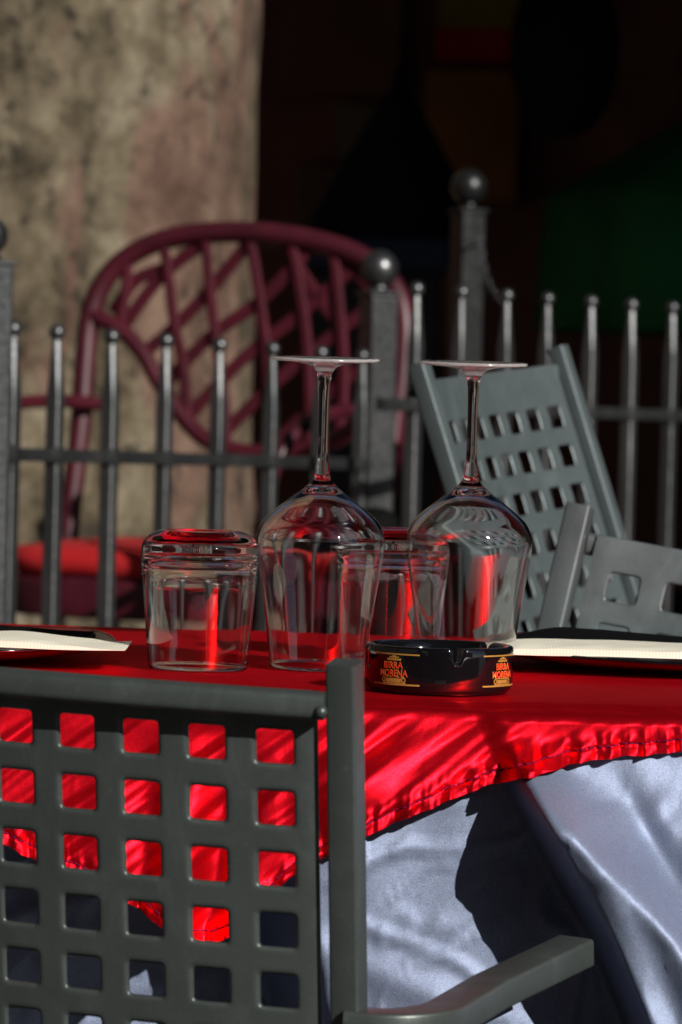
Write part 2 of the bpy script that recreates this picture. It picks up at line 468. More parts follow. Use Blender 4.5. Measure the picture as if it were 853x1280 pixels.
# ------------------------------------------------------------------ ashtray
def ashtray():
    p = tdepth(548, 865); Rr = .0555; Hh = .0345
    o = empty('ashtray', (p.x, p.y, TZ+.0014))
    tag(o, 'round black glossy ashtray printed with red and gold beer lettering', 'ashtray')
    notches = [R(-90+13), R(-90+13+120), R(-90+13+240)]
    def m2(r, z, a):
        if r > .036 and z > Hh*.55:
            for q in notches:
                d = (a - q + math.pi) % (2*math.pi) - math.pi
                w = math.exp(-(d/.075)**4)
                z = z - w*.0105*sstep(Hh*.55, Hh, z)
        return (r, z)
    prof = spl([(0,.0),(.046,.0),(.0515,.0008),(.0542,.004),(.0550,.010),(.0553,.018),(.0555,.026),(.0553,.031),(.0545,.0338),(.0525,.0345),(.0500,.0342),(.0475,.0325),(.0455,.028),(.043,.016),(.038,.010),(.028,.008),(.012,.0075),(0,.0075)], 5)
    build('dish', MB().lathe(prof, (0,0,0), 240, m2), M_BLACKGLOSS, o, smooth=True)
    def wrap(x, z, ang, r):           # flat label coordinates -> cylinder
        a = R(-90) + ang + x/r; return Vector((r*math.cos(a), r*math.sin(a), z))
    def label_at(ang):
        def strip(x0, x1, z0, z1, r, n=14):
            mb = MB(); vs = []; fs = []
            for i in range(n+1):
                x = x0+(x1-x0)*i/n; vs += [wrap(x, z0, ang, r), wrap(x, z1, ang, r), wrap(x, z1, ang, r-.0006), wrap(x, z0, ang, r-.0006)]
            for i in range(n):
                a = 4*i
                for k in range(4): fs.append((a+k, a+4+k, a+4+(k+1) % 4, a+(k+1) % 4))
            fs += [(0,1,2,3), (4*n+3, 4*n+2, 4*n+1, 4*n)]
            mb.add(vs, fs); return mb
        e = MB()
        for part in (strip(-.021, .021, .0285, .0295, .0559), strip(-.021, .021, .0062, .0073, .0557)):
            e.add(part.v, part.f)
        # crest: crown on top, body and scrolled base
        for x0, x1, z0, z1 in ((-.0040,.0040,.0262,.0272),(-.0060,.0060,.0244,.0258),(-.0015,.0015,.0272,.0280),
                               (-.0090,.0090,.0118,.0126),(-.0066,.0066,.0085,.0112),(-.0100,.0100,.0074,.0082)):
            q = strip(x0, x1, z0, z1, .0559, 8); e.add(q.v, q.f)
        for sx in (-1, 1):            # scrolls
            vs = []; fs = []; n = 18
            for i in range(n):
                a = 2*math.pi*i/n
                for rr in (.0019, .0010):
                    vs.append(wrap(sx*.0090 + rr*math.cos(a), .0102 + rr*math.sin(a)*1.0, ang, .0560))
            for i in range(n): j = (i+1) % n; fs.append((2*i, 2*j, 2*j+1, 2*i+1))
            e.add(vs, fs)
        build('crest', e, M_GOLD, o)
        # words
        for mat, name, off, r in ((M_YELLOWPRINT, 'lettering_outline', .00016, .0563), (M_REDPRINT, 'lettering', .0000, .0566)):
            mb = MB()
            for word, z, size, wd in (('BIRRA', .0186, .0068, .0172), ('MORENA', .0128, .0068, .0250)):
                cu = bpy.data.curves.new('t', 'FONT'); cu.body = word; cu.size = size; cu.align_x = 'LEFT'; cu.offset = off; cu.resolution_u = 3
                to = bpy.data.objects.new('t', cu); COL.objects.link(to); bpy.context.view_layer.update()
                me = bpy.data.meshes.new_from_object(to.evaluated_get(bpy.context.evaluated_depsgraph_get()))
                xs = [v.co.x for v in me.vertices]; a0, a1 = min(xs), max(xs); sx = wd/(a1-a0)
                vs = [wrap((v.co.x-(a0+a1)/2)*sx, z+v.co.y*1.0, ang, r) for v in me.vertices]
                mb.add(vs, [tuple(q.vertices) for q in me.polygons])
                bpy.data.objects.remove(to); bpy.data.curves.remove(cu); bpy.data.meshes.remove(me)
            build(name, mb, mat, o)
    for a in (-38, 56, 146, 232): label_at(R(a))
ashtray()

# ------------------------------------------------------------------ place settings
def plate(cx, cy, rad, label):
    o = empty('plate', (cx, cy, TZ+.001)); tag(o, label, 'plate', 'dark plates laid at the table')
    def sq(r, z, a):
        k = 4.0; f = 1/((abs(math.cos(a))**k + abs(math.sin(a))**k)**(1/k))
        return (r*(1 + (f-1)*.55), z + .0015*math.cos(4*a)*-1*sstep(.6, 1, r/rad))
    body = spl([(0,.002),(rad*.50,.002),(rad*.56,0.0),(rad*.60,.0005),(rad*.66,.0025),(rad*.86,.0078),(rad*.99,.0132)], 5)
    top = spl([(rad*1.0,.0149),(rad*.97,.0143),(rad*.84,.0100),(rad*.68,.0070),(rad*.3,.006),(0,.006)], 5)
    rim = [(rad*.99,.0132),(rad*1.003,.0134),(rad*1.006,.0143),(rad*1.0,.0149)]
    build('plate_body', MB().lathe(body+rim[1:]+top, (0,0,0), 120, sq), M_PLATE_RED, o, smooth=True)
    r2 = MB().lathe([(rad*.996,.0130),(rad*1.006,.0129),(rad*1.010,.0143),(rad*1.0,.0155),(rad*.992,.0151)], (0,0,0), 120, sq, closed=True)
    build('rim', r2, M_BLACKGLOSS, o, smooth=True)
plate(-.337, 3.265, .158, 'dark plate with painted red reflection and black rim at the left under a cream napkin')
plate(.285, 3.365, .165, 'dark plate with painted red reflection and black rim on the right beyond the ashtray')

def folded(name, x0, x1, y0, y1, z0, thick, mat, label, cat, seed, group):
    """soft folded napkin; thick(u) gives its thickness along x, u 0..1"""
    mb = MB(); nx, ny = 90, 26
    def top(u, v):
        t = thick(u)*(1-.30*(2*v-1)**6)
        return z0 + t*(1+.10*nz(u*5, v*2, seed)) + .0008*nz(u*14, v*6, seed+2)
    def bot(u, v): return z0 + .0008*nz(u*4, v*3, seed+5)
    vs = []; fs = []
    for i in range(nx+1):
        u = i/nx; x = x0+(x1-x0)*u
        for j in range(ny+1):
            v = j/ny; y = y0+(y1-y0)*v + .004*nz(u*3, v, seed+8)
            vs.append((x, y, top(u, v)))
        for j in range(ny+1):
            v = j/ny; y = y0+(y1-y0)*v + .004*nz(u*3, v, seed+8)
            vs.append((x, y, min(bot(u, v), top(u, v)-.0003)))
    w = 2*(ny+1)
    for i in range(nx):
        a, b = i*w, (i+1)*w
        for j in range(ny):
            fs.append((a+j, b+j, b+j+1, a+j+1)); fs.append((a+ny+1+j, a+ny+2+j, b+ny+2+j, b+ny+1+j))
        fs.append((a, a+ny+1, b+ny+1, b)); fs.append((a+ny, b+ny, b+2*ny+1, a+2*ny+1))
    for j in range(ny):
        fs.append((j, j+1, ny+2+j, ny+1+j)); b = nx*w; fs.append((b+j, b+ny+1+j, b+ny+2+j, b+j+1))
    mb.add(vs, fs); o = build(name, mb, mat, None, smooth=True, angle=50)
    tag(o, label, cat, group); return o
RZ = TZ + .0180
folded('paper_napkin', -.50, -.163, 3.125, 3.235, RZ, lambda u: .0072*(1-.93*sstep(.72, 1, u)), M_NAPKIN,
       'cream paper napkin folded across the left plate', 'napkin', 1, 'cream napkins on the plates')
folded('paper_napkin', .115, .46, 3.215, 3.33, RZ-.001, lambda u: .0072*(.35+.65*sstep(0, .10, u)), M_NAPKIN,
       'cream ribbed paper napkin folded across the right plate', 'napkin', 11, 'cream napkins on the plates')
folded('cloth_napkin', -.50, -.20, 3.25, 3.36, RZ-.001, lambda u: .001+.0085*(1-sstep(.45, 1.0, u)), M_BLACKCLOTH,
       'black cloth napkin lying behind the cream one on the left plate', 'napkin', 21, 'black napkins on the plates')
folded('cloth_napkin', .137, .45, 3.335, 3.45, RZ-.001, lambda u: .001+.0090*sstep(0, .16, u)*(1-.72*sstep(.13, .60, u)), M_BLACKCLOTH,
       'black cloth napkin with a raised peak behind the cream one on the right plate', 'napkin', 31, 'black napkins on the plates')

# ------------------------------------------------------------------ perforated metal chairs
def perforated(nc, nr, pw, ph, hw, hh, mx, mt, mbm, lip, zfun, halfw):
    """sheet in local coords; x across, t down from the top; returns MB"""
    mb = MB(); W = nc*pw; H = nr*ph
    xs0 = -W/2
    per = 6
    def hole_loop(cx, cz, a, b, r):
        pts = []
        # 4 sides, 6 pts per side: starts at bottom left corner, counter clockwise
        cor = [(-1,-1),(1,-1),(1,1),(-1,1)]
        for k in range(4):
            s0 = cor[k]; s1 = cor[(k+1) % 4]
            A = Vector((s0[0]*a, s0[1]*b)); B = Vector((s1[0]*a, s1[1]*b)); d = (B-A).normalized(); L = (B-A).length
            mid = Vector((s0[0]*(a-r), s0[1]*(b-r))) + Vector((s0[0], s0[1])).normalized()*r
            pts.append(mid)
            pts.append(A + d*r)
            for q in (.33, .5, .67): pts.append(A + d*(r + (L-2*r)*q) if q != .5 else A + d*L*.5)
            pts.append(A + d*(L-r))
        return [(cx+p.x, cz+p.y) for p in pts]
    def cell_loop(x0, x1, z0, z1, cx, cz):
        pts = []
        cor = [(x0,z0),(x1,z0),(x1,z1),(x0,z1)]
        for k in range(4):
            A = Vector(cor[k]); B = Vector(cor[(k+1) % 4])
            for q in (0, .2, .4, .5, .6, .8): pts.append(tuple(A + (B-A)*q))
        return pts
    for i in range(nc):
        for j in range(nr):
            cx = xs0+pw*(i+.5); cz = -ph*(j+.5)
            x0 = cx-pw/2 - (mx if i == 0 else 0); x1 = cx+pw/2 + (mx if i == nc-1 else 0)
            z1 = cz+ph/2 + (mt if j == 0 else 0); z0 = cz-ph/2 - (mbm if j == nr-1 else 0)
            L0 = cell_loop(x0, x1, z0, z1, cx, cz); Lm = hole_loop(cx, cz, hw/2+.0052*lip, hh/2+.0052*lip, .006); L1 = hole_loop(cx, cz, hw/2+.0030*lip, hh/2+.0030*lip, .0045)
            L2 = hole_loop(cx, cz, hw/2+.0012*lip, hh/2+.0012*lip, .0032); L3 = hole_loop(cx, cz, hw/2, hh/2, .0023)
            vs = []; n = 24
            for L, dy in ((L0, 0), (Lm, 0), (L1, 0), (L2, .0007*lip), (L3, .0024*lip)):
                for x, z in L: vs.append(zfun(x, z, dy))
            fs = []
            for q in range(4):
                for k in range(n):
                    k2 = (k+1) % n; fs.append((q*n+k, q*n+k2, (q+1)*n+k2, (q+1)*n+k))
            mb.add(vs, fs)
    return mb
PW, PH = .0445, .0412
LEAN = R(11)
NCOL, NROW = 7, 7
HALF = NCOL*PW/2 + .024       # post centre
def back_pt(x, t, dy, ztop):
    """x across, t <= 0 down from the top of the sheet; the back leans away from the sitter"""
    z = ztop + t*math.cos(LEAN)
    y = -(z-.45)*math.tan(LEAN) - .022*(1-(x/HALF)**2) + dy
    return Vector((x, y, z))
def make_chair(label, mat, name='metal_chair', arms=True, lip=1.0, ph=PH, topm=0.0, drop=0.0035):
    o = empty(name, (0,0,0)); tag(o, label, 'chair', 'grey perforated metal chairs')
    ZT = .772; ZP = .806
    ps = rect(.010, .010, .0022)
    for sx in (-1, 1):
        x = sx*HALF
        pts = [Vector((x, -.03, 0)), Vector((x, -.005, .40)), Vector((x, 0, .45)), Vector((x, -.12*math.tan(LEAN), .57)), Vector((x, -(ZP-.45)*math.tan(LEAN), ZP))]
        mb = MB().sweep(pts, ps, up=Vector((0,1,0)))
        build('post', mb, mat, o, smooth=True, angle=35)
        # front leg
        mb = MB().sweep([Vector((x, .43, 0)), Vector((x, .40, .44))], ps, up=Vector((0,1,0)))
        build('leg', mb, mat, o, smooth=True, angle=35)
        # free ended arm that leaves the post sideways and bends forward
        a = [Vector((x, -.026, .569)), Vector((x+sx*.016, -.024, .569))]
        for k in range(1, 9):
            t = R(90*k/8); a.append(Vector((x+sx*(.016+.036*math.sin(t)), -.024+.045*(1-math.cos(t)), .569+.003*k/8)))
        a.append(Vector((x+sx*.056, .10, .580))); a.append(Vector((x+sx*.080, .216, .597)))
        mb = MB().sweep(a, rect(.0145, .0100, .0026))
        if arms: build('armrest', mb, mat, o, smooth=True, angle=35)
    # top rail, bowed like the sheet, with weld beads at its ends
    n = 30; pts = [back_pt(-HALF+.009+(2*HALF-.018)*i/n, 0.006, -.010, ZT) for i in range(n+1)]
    rail = MB().sweep(pts, rect(.0100, .0088, .0050))
    for sx in (-1, 1):
        rail.ball(pts[0 if sx < 0 else -1] + Vector((sx*.001, -.010, -.003)), .0042, 10, 8)
    build('top_rail', rail, mat, o, smooth=True, angle=50)
    pts = [back_pt(-HALF+.009+(2*HALF-.018)*i/n, -(NROW*PH+.045), 0, ZT) for i in range(n+1)]
    build('lower_rail', MB().sweep(pts, rect(.008, .008, .002)), mat, o, smooth=True, angle=50)
    sheet = perforated(NCOL, NROW, PW, ph, .0238, .0224*ph/PH, .006, .018+topm, .022, lip, lambda x, z, dy: back_pt(x, z-drop-topm, dy+.0015, ZT), HALF)
    b = build('back_panel', sheet, mat, o, smooth=True, angle=40)
    m = b.modifiers.new('weld', 'WELD'); m.merge_threshold = .0001
    m = b.modifiers.new('solid', 'SOLIDIFY'); m.thickness = .0018; m.offset = -1
    m = b.modifiers.new('wn', 'WEIGHTED_NORMAL'); m.keep_sharp = True; m.weight = 100
    # seat
    seat = perforated(8, 9, .0445, .0445, .0238, .0238, .005, .01, .01, 0, lambda x, z, dy: Vector((x, .02-z, .455 - dy - .010*math.sin(max(0, min(1, -z/.4))*math.pi))), HALF)
    b = build('seat', seat, mat, o, smooth=True, angle=40)
    m = b.modifiers.new('solid', 'SOLIDIFY'); m.thickness = .002
    fr = MB()
    for sx in (-1, 1): fr.sweep([Vector((sx*HALF, .01, .437)), Vector((sx*HALF, .40, .437))], rect(.009, .011, .002))
    for y in (.012, .40): fr.sweep([Vector((-HALF+.01, y, .437)), Vector((HALF-.01, y, .437))], rect(.009, .011, .002))
    build('seat_frame', fr, mat, o, smooth=True, angle=35)
    return o
def place(o, M): o.matrix_world = M
def yawM(deg): return Matrix.Rotation(R(-deg), 4, 'Z')      # facing +Y turned to the right
def anchored(local, world, rot):
    """matrix with rotation rot that carries local point to world point"""
    return Matrix.Translation(Vector(world) - rot @ Vector(local)) @ rot
POST_TOP = Vector((HALF, -(.806-.45)*math.tan(LEAN), .806))
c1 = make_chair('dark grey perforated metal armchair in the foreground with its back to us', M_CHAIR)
tgt = pix(431, 828, 2.60)
rot = Matrix.Rotation(R(1.6), 4, 'Y') @ yawM(20)
Mx = anchored(POST_TOP, tgt, rot); Mx.translation.z = 0.0
place(c1, Mx)
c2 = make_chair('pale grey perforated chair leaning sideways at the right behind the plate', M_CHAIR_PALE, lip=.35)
tl = Vector((-HALF, POST_TOP.y, POST_TOP.z))

# chair 2: seen from its front, tipped clockwise as seen from the camera
rot2 = Matrix.Rotation(R(8.8), 4, 'Y') @ yawM(198) @ Matrix.Scale(1.2, 4)
tr = Vector((HALF, POST_TOP.y, POST_TOP.z))
place(c2, anchored(tr, pix(726, 633, 3.86), rot2))
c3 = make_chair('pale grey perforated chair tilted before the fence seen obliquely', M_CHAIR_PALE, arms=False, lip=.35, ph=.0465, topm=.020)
rot3 = Matrix.Rotation(R(-8.5), 4, 'Y') @ yawM(118)
place(c3, anchored(tl, pix(697, 434, 4.75), rot3))

# ------------------------------------------------------------------ fence
def picket_mb(base, top, yaw, w=.0205, neck=.0052, taper=.085, rball=.0125):
    """square bar drawn out to a thin neck that carries a ball"""
    base = Vector(base); top = Vector(top); H = (top-base).length; d = (top-base).normalized()
    Mz = Matrix.Rotation(yaw, 3, 'Z')
    mb = MB(); lv = []
    for t, a, c in ((0, w/2, .12), (H-taper-rball*1.6, w/2, .12), (H-taper*.72-rball*1.6, w/2*.86, .3), (H-rball*1.6-.012, neck*1.25, .9), (H-rball*1.4, neck, .95)):
        p = base + d*t; ring = []
        for k in range(4):
            a0 = 45 + 90*k
            for s_ in (-1, 1):
                ang = R(a0 + s_*(22.5*c + 3)); rr = a*1.414*(1-.27*c)
                ring.append(p + Mz @ Vector((rr*math.cos(ang), rr*math.sin(ang), 0)))
        lv.append(ring)
    vs = [q for r_ in lv for q in r_]; n = 8; fs = []
    for i in range(len(lv)-1):
        for k in range(n): k2 = (k+1) % n; fs.append((i*n+k, i*n+k2, (i+1)*n+k2, (i+1)*n+k))
    fs.append(tuple(range(n))[::-1]); mb.add(vs, fs)
    return mb, base + d*(H-rball)
def fence(pxs, dA, dB, topA, topB, railA, railB, ground, label, ext=(0,0), rball=.0125):
    x0, x1 = pxs[0], pxs[-1]
    A = pix(x0, topA, dA); B = pix(x1, topB, dB)
    RA = pix(x0, railA, dA); RB = pix(x1, railB, dB)
    yaw = math.atan2(B.y-A.y, B.x-A.x)
    o = empty('iron_fence', ((A.x+B.x)/2, (A.y+B.y)/2, ground)); tag(o, label, 'fence', 'wrought iron fence sections')
    dirv = (Vector((B.x, B.y, 0)) - Vector((A.x, A.y, 0))); L = dirv.length; dirv.normalize()
    lo = (RA.z - (A.z-RA.z)*0 - .52)
    nrm = Vector((-dirv.y, dirv.x, 0))
    pos = []
    for px in pxs:
        n = Vector((nrm.x, nrm.y, 0)); p = on_plane(px, 480, A, n); pos.append((p - A).dot(dirv))
    S = []
    for q in pos:
        t = q/L; S.append((A.x+dirv.x*q, A.y+dirv.y*q, A.z+(B.z-A.z)*t, RA.z+(RB.z-RA.z)*t))
    for x, y, zt, zr in S:
        mb, bc = picket_mb((x, y, ground+.06), (x + random.uniform(-.002, .002), y, zt), yaw + R(random.uniform(-4, 4)), rball=rball)
        pk = build('picket', mb, M_IRON, o, smooth=True, angle=38, world=True)
        build('finial', MB().ball(bc, rball), M_IRON, pk, smooth=True, world=True)
    for zz in (0, 1):
        P = []; n = 2
        for q in (-ext[0], L+ext[1]):
            t = q/L; z = (RA.z+(RB.z-RA.z)*t) if zz == 0 else ground+.17
            P.append(Vector((A.x+dirv.x*q, A.y+dirv.y*q, z)))
        mb = MB().sweep(P, rect(.0075, .010, .0015))
        if zz == 0:                      # swollen knuckles where the pickets pass through
            for x, y, zt, zr in S:
                c = Vector((x, y, zr))
                mb.sweep([c - dirv*.026, c - dirv*.016, c - dirv*.008, c + dirv*.008, c + dirv*.016, c + dirv*.026], rect(.0125, .0125, .005), scale=[.7, .85, 1.12, 1.12, .85, .7])
        build('rail', mb, M_IRON, o, smooth=True, angle=38, world=True)
    return o
TERR = .20
fence([-60, 15, 70, 140, 208, 275, 340, 402, 452], 5.75, 7.02, 394, 436, 566, 580, TERR, 'iron picket fence section on the left before the maroon chair', (.1, .1))
fence([518, 573, 630, 683, 737, 788, 838, 886], 6.6, 7.52, 352, 380, 507, 521, TERR, 'iron picket fence section on the right behind the tilted chair', (.1, .1), .0118)
def gate_post(px, ytop, d, w, rb, ground, label, yaw=R(28), mat=None):
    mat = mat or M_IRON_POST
    top = pix(px, ytop, d)
    o = empty('fence_post', (top.x, top.y, ground)); tag(o, label, 'post', 'iron fence posts with ball tops')
    M = Matrix.Translation((top.x, top.y, 0)) @ Matrix.Rotation(yaw, 4, 'Z')
    s = MB().box((-w/2, -w/2, ground), (w/2, w/2, top.z), M)
    bevel(build('shaft', s, mat, o, world=True), .004)
    c = MB().box((-w/2-.004, -w/2-.004, top.z), (w/2+.004, w/2+.004, top.z+.007), M)
    c.lathe([(w*.42, .007), (w*.30, .013), (w*.26, .02), (w*.26, .03)], (top.x, top.y, top.z), 24)
    bevel(build('cap', c, mat, o, world=True), .002)
    build('ball', MB().ball(Vector((top.x, top.y, top.z+.014+rb)), rb, 40, 24), mat, o, smooth=True, world=True)
    return o, top
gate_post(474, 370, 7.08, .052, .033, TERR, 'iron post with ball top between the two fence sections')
gp, gt = gate_post(586, 266, 7.75, .050, .0345, TERR, 'tallest iron post with ball top and a chain hanging at its side', mat=M_IRON_SHADE)
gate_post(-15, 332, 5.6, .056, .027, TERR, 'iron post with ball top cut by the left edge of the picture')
# chain
def chain():
    p0 = pix(600, 300, 7.66); p1 = pix(628, 378, 7.55); mb = MB()
    o = None
    n = 11
    top = empty('chain', p0); tag(top, 'short steel chain dangling beside the tallest fence post', 'chain')
    P = []
    for i in range(n+1):
        t = i/n; P.append(p0.lerp(p1, t) + Vector((-.006*math.sin(t*math.pi), 0, -.016*math.sin(t*math.pi))))
    # staple on the post
    build('staple', MB().tube([gt + Vector((.02, -.03, p0.z-gt.z)), p0 + Vector((0, -.004, .004)), p0], .003, 8), M_IRON, top, smooth=True, world=True)
    for i in range(n):
        c = (P[i]+P[i+1])/2; d = (P[i+1]-P[i]).normalized(); L = (P[i+1]-P[i]).length*.62
        side = d.cross(Vector((0,1,0))).normalized() if i % 2 else Vector((0,1,0))
        pts = [c + d*L*math.cos(a) + side*.0055*math.sin(a) for a in [2*math.pi*k/16 for k in range(16)]]
        nn = d.cross(side)
        build('link', MB().tube(pts, .0018, 6, closed=True, up=nn), M_IRON, top, smooth=True, world=True)
chain()
# rounded black form, stands for an unidentified dark object
def dark_stub():
    p = pix(470, 634, 6.2)
    o = empty('dark_stub', (p.x, p.y, TERR)); tag(o, 'low round topped black form in front of the fence post', 'dark_stub')
    h = p.z-TERR
    m = simple('black_rubber', (.003,.003,.003), .9, Specular_IOR_Level=.1)
    build('shaft', MB().lathe([(0,0),(.036,0),(.036,h-.06),(.036,h-.035)], (p.x, p.y, TERR), 32), m, o, smooth=True, angle=40, world=True)
    build('dome', MB().lathe([(.036,h-.035),(.035,h-.02),(.028,h-.008),(.014,h-.001),(0,h)], (p.x, p.y, TERR), 32), m, o, smooth=True, world=True)
dark_stub()

# ------------------------------------------------------------------ maroon lattice armchair
def lattice_chair():
    yaw = R(24); D = 7.75
    org = pix(300, 480, D)
    nrm = Vector((-math.sin(yaw), -math.cos(yaw), 0.16)).normalized()       # face of the back, tilted backwards
    def bp(px, py, off=0): return on_plane(px, py, org, nrm) + nrm*off
    seat_z = .665
    o = empty('lattice_armchair', (org.x-.1, org.y-.25, TERR)); tag(o, 'maroon armchair with arched lattice back standing by the tree', 'chair')
    def path(pts, k=8): 
        P = [pts[0]]+list(pts)+[pts[-1]]; out = []
        for i in range(1, len(P)-2):
            for j in range(k):
                t = j/k; out.append(tuple(.5*((2*P[i][m])+(-P[i-1][m]+P[i+1][m])*t+(2*P[i-1][m]-5*P[i][m]+4*P[i+1][m]-P[i+2][m])*t*t+(-P[i-1][m]+3*P[i][m]-3*P[i+1][m]+P[i+2][m])*t**3) for m in (0,1)))
        out.append(tuple(pts[-1])); return out
    arch = path([(82,720),(88,640),(100,540),(106,460),(112,400),(130,352),(165,318),(215,297),(280,290),(350,294),(415,307),(462,328),(494,362),(505,405),(502,470),(492,540),(480,640),(474,720)])
    build('back_frame', MB().tube([bp(*p) for p in arch], .021, 16), M_MAROON, o, smooth=True, world=True)
    lower = path([(118,395),(150,412),(178,440),(200,478),(228,520),(262,552),(310,566),(370,564),(425,548),(462,515),(490,462),(503,405)])
    build('inner_hoop', MB().tube([bp(*p, .004) for p in lower], .0165, 14), M_MAROON, o, smooth=True, world=True)
    # lattice: fanned slats and two sets of crossing ribs
    slats = [[(205,303),(212,350),(218,400),(230,460),(236,530)],[(258,292),(262,350),(270,420),(280,490),(284,556)],[(312,292),(322,350),(332,420),(338,500),(338,566)],
             [(365,298),(374,350),(384,420),(388,500),(386,560)],[(418,310),(424,370),(430,440),(430,500),(424,548)],[(160,322),(158,360),(150,410)]]
    for s in slats:
        build('slat', MB().sweep([bp(*p, .002) for p in path(s)], rect(.0095,.007,.003), up=nrm), M_MAROON_MATTE, o, smooth=True, world=True)
    ribs = [[(140,390),(168,350),(205,335)],[(150,412),(200,345),(262,296)],[(180,440),(240,385),(312,300)],[(205,480),(262,420),(330,370),(390,304)],[(232,522),(300,450),(370,395),(450,325)],
            [(268,552),(340,480),(420,415),(492,360)],[(330,566),(400,500),(460,450),(503,410)],[(418,310),(455,350),(495,405)],[(350,294),(378,345),(420,400)]]
    for s in ribs:
        build('rib', MB().sweep([bp(*p, -.006) for p in path(s)], rect(.0125,.006,.003), up=nrm), M_MAROON_MATTE, o, smooth=True, world=True)
    # seat frame and apron
    r = Vector((math.cos(yaw), -math.sin(yaw), 0)); f = Vector((-math.sin(yaw), -math.cos(yaw), 0))
    c = Vector((org.x, org.y, seat_z)) + f*(-.02)
    def P(a, b, z): return Vector((c.x, c.y, 0)) + r*a + f*b + Vector((0,0,z))
    loop = []
    n = 64
    def so(a, e=3.2): ca, sa = math.cos(a), math.sin(a); return (math.copysign(abs(ca)**(2/e), ca), math.copysign(abs(sa)**(2/e), sa))
    for i in range(n):
        u, v = so(2*math.pi*i/n); loop.append(P(u*.275, .27+v*.265, seat_z-.085))
    mb = MB().sweep(loop, rect(.012, .035, .008), closed=True)
    build('seat_ring', mb, M_MAROON, o, smooth=True, angle=50, world=True)
    seat = MB(); vs = [P(0, .27, seat_z-.056)] + [P((q := so(2*math.pi*i/n))[0]*.265, .27+q[1]*.255, seat_z-.056) for i in range(n)]
    seat.add(vs, [(0, 1+i, 1+(i+1) % n) for i in range(n)])
    b = build('seat', seat, M_MAROON, o, world=True); m = b.modifiers.new('s', 'SOLIDIFY'); m.thickness = .012
    for a, bb in ((-.25,.05),(.25,.05),(-.25,.49),(.25,.49)):
        build('leg', MB().tube([P(a, bb, seat_z-.06), P(a*1.05, bb+(.03 if bb > .2 else -.04), TERR)], .018, 12), M_MAROON, o, smooth=True, world=True)
    for sx in (-1, 1):
        z = seat_z+.26
        a = [P(sx*.285, .02, z), P(sx*.315, .12, z+.005), P(sx*.325, .30, z), P(sx*.32, .44, z-.03), P(sx*.30, .50, z-.10), P(sx*.275, .50, z-.22), P(sx*.262, .48, seat_z-.08)]
        pp = []
        for i in range(len(a)-1):
            p0, p1, p2, p3 = a[max(i-1,0)], a[i], a[i+1], a[min(i+2, len(a)-1)]
            for k in range(6):
                t = k/6; pp.append(.5*((2*p1)+(-p0+p2)*t+(2*p0-5*p1+4*p2-p3)*t*t+(-p0+3*p1-3*p2+p3)*t**3))
        pp.append(a[-1])
        build('armrest', MB().tube(pp, .0135, 12), M_MAROON, o, smooth=True, world=True)
    # cushion: a thing of its own
    cu = MB(); vs = []; rings = []
    prof = [(0,.048),(.5,.047),(.8,.043),(.93,.036),(.99,.024),(1.0,.010),(.985,-.004),(.93,-.014),(.7,-.018),(0,-.018)]
    for t, dz in prof[1:-1]:
        ring = []
        for i in range(n):
            u, v = so(2*math.pi*i/n, 4); x = u*.268*t; y = .275+v*.262*t
            w = .006*nz(x*9, y*9, 1) + .004*nz(x*22, y*22, 5)
            ring.append(P(x, y, seat_z-.034+dz+w))
        rings.append(ring)
    vs = [P(0, .27, seat_z-.034+.048)] + [q for r_ in rings for q in r_] + [P(0, .27, seat_z-.034-.018)]
    fs = [(0, 1+i, 1+(i+1) % n) for i in range(n)]
    for j in range(len(rings)-1):
        for i in range(n): i2 = (i+1) % n; fs.append((1+j*n+i, 1+(j+1)*n+i, 1+(j+1)*n+i2, 1+j*n+i2))
    L = 1+(len(rings)-1)*n; e = len(vs)-1
    for i in range(n): fs.append((L+i, e, L+(i+1) % n))
    cu.add(vs, fs); q = build('seat_cushion', cu, M_CUSHION, None, smooth=True)
    tag(q, 'bright red seat cushion on the maroon lattice armchair', 'cushion')
lattice_chair()

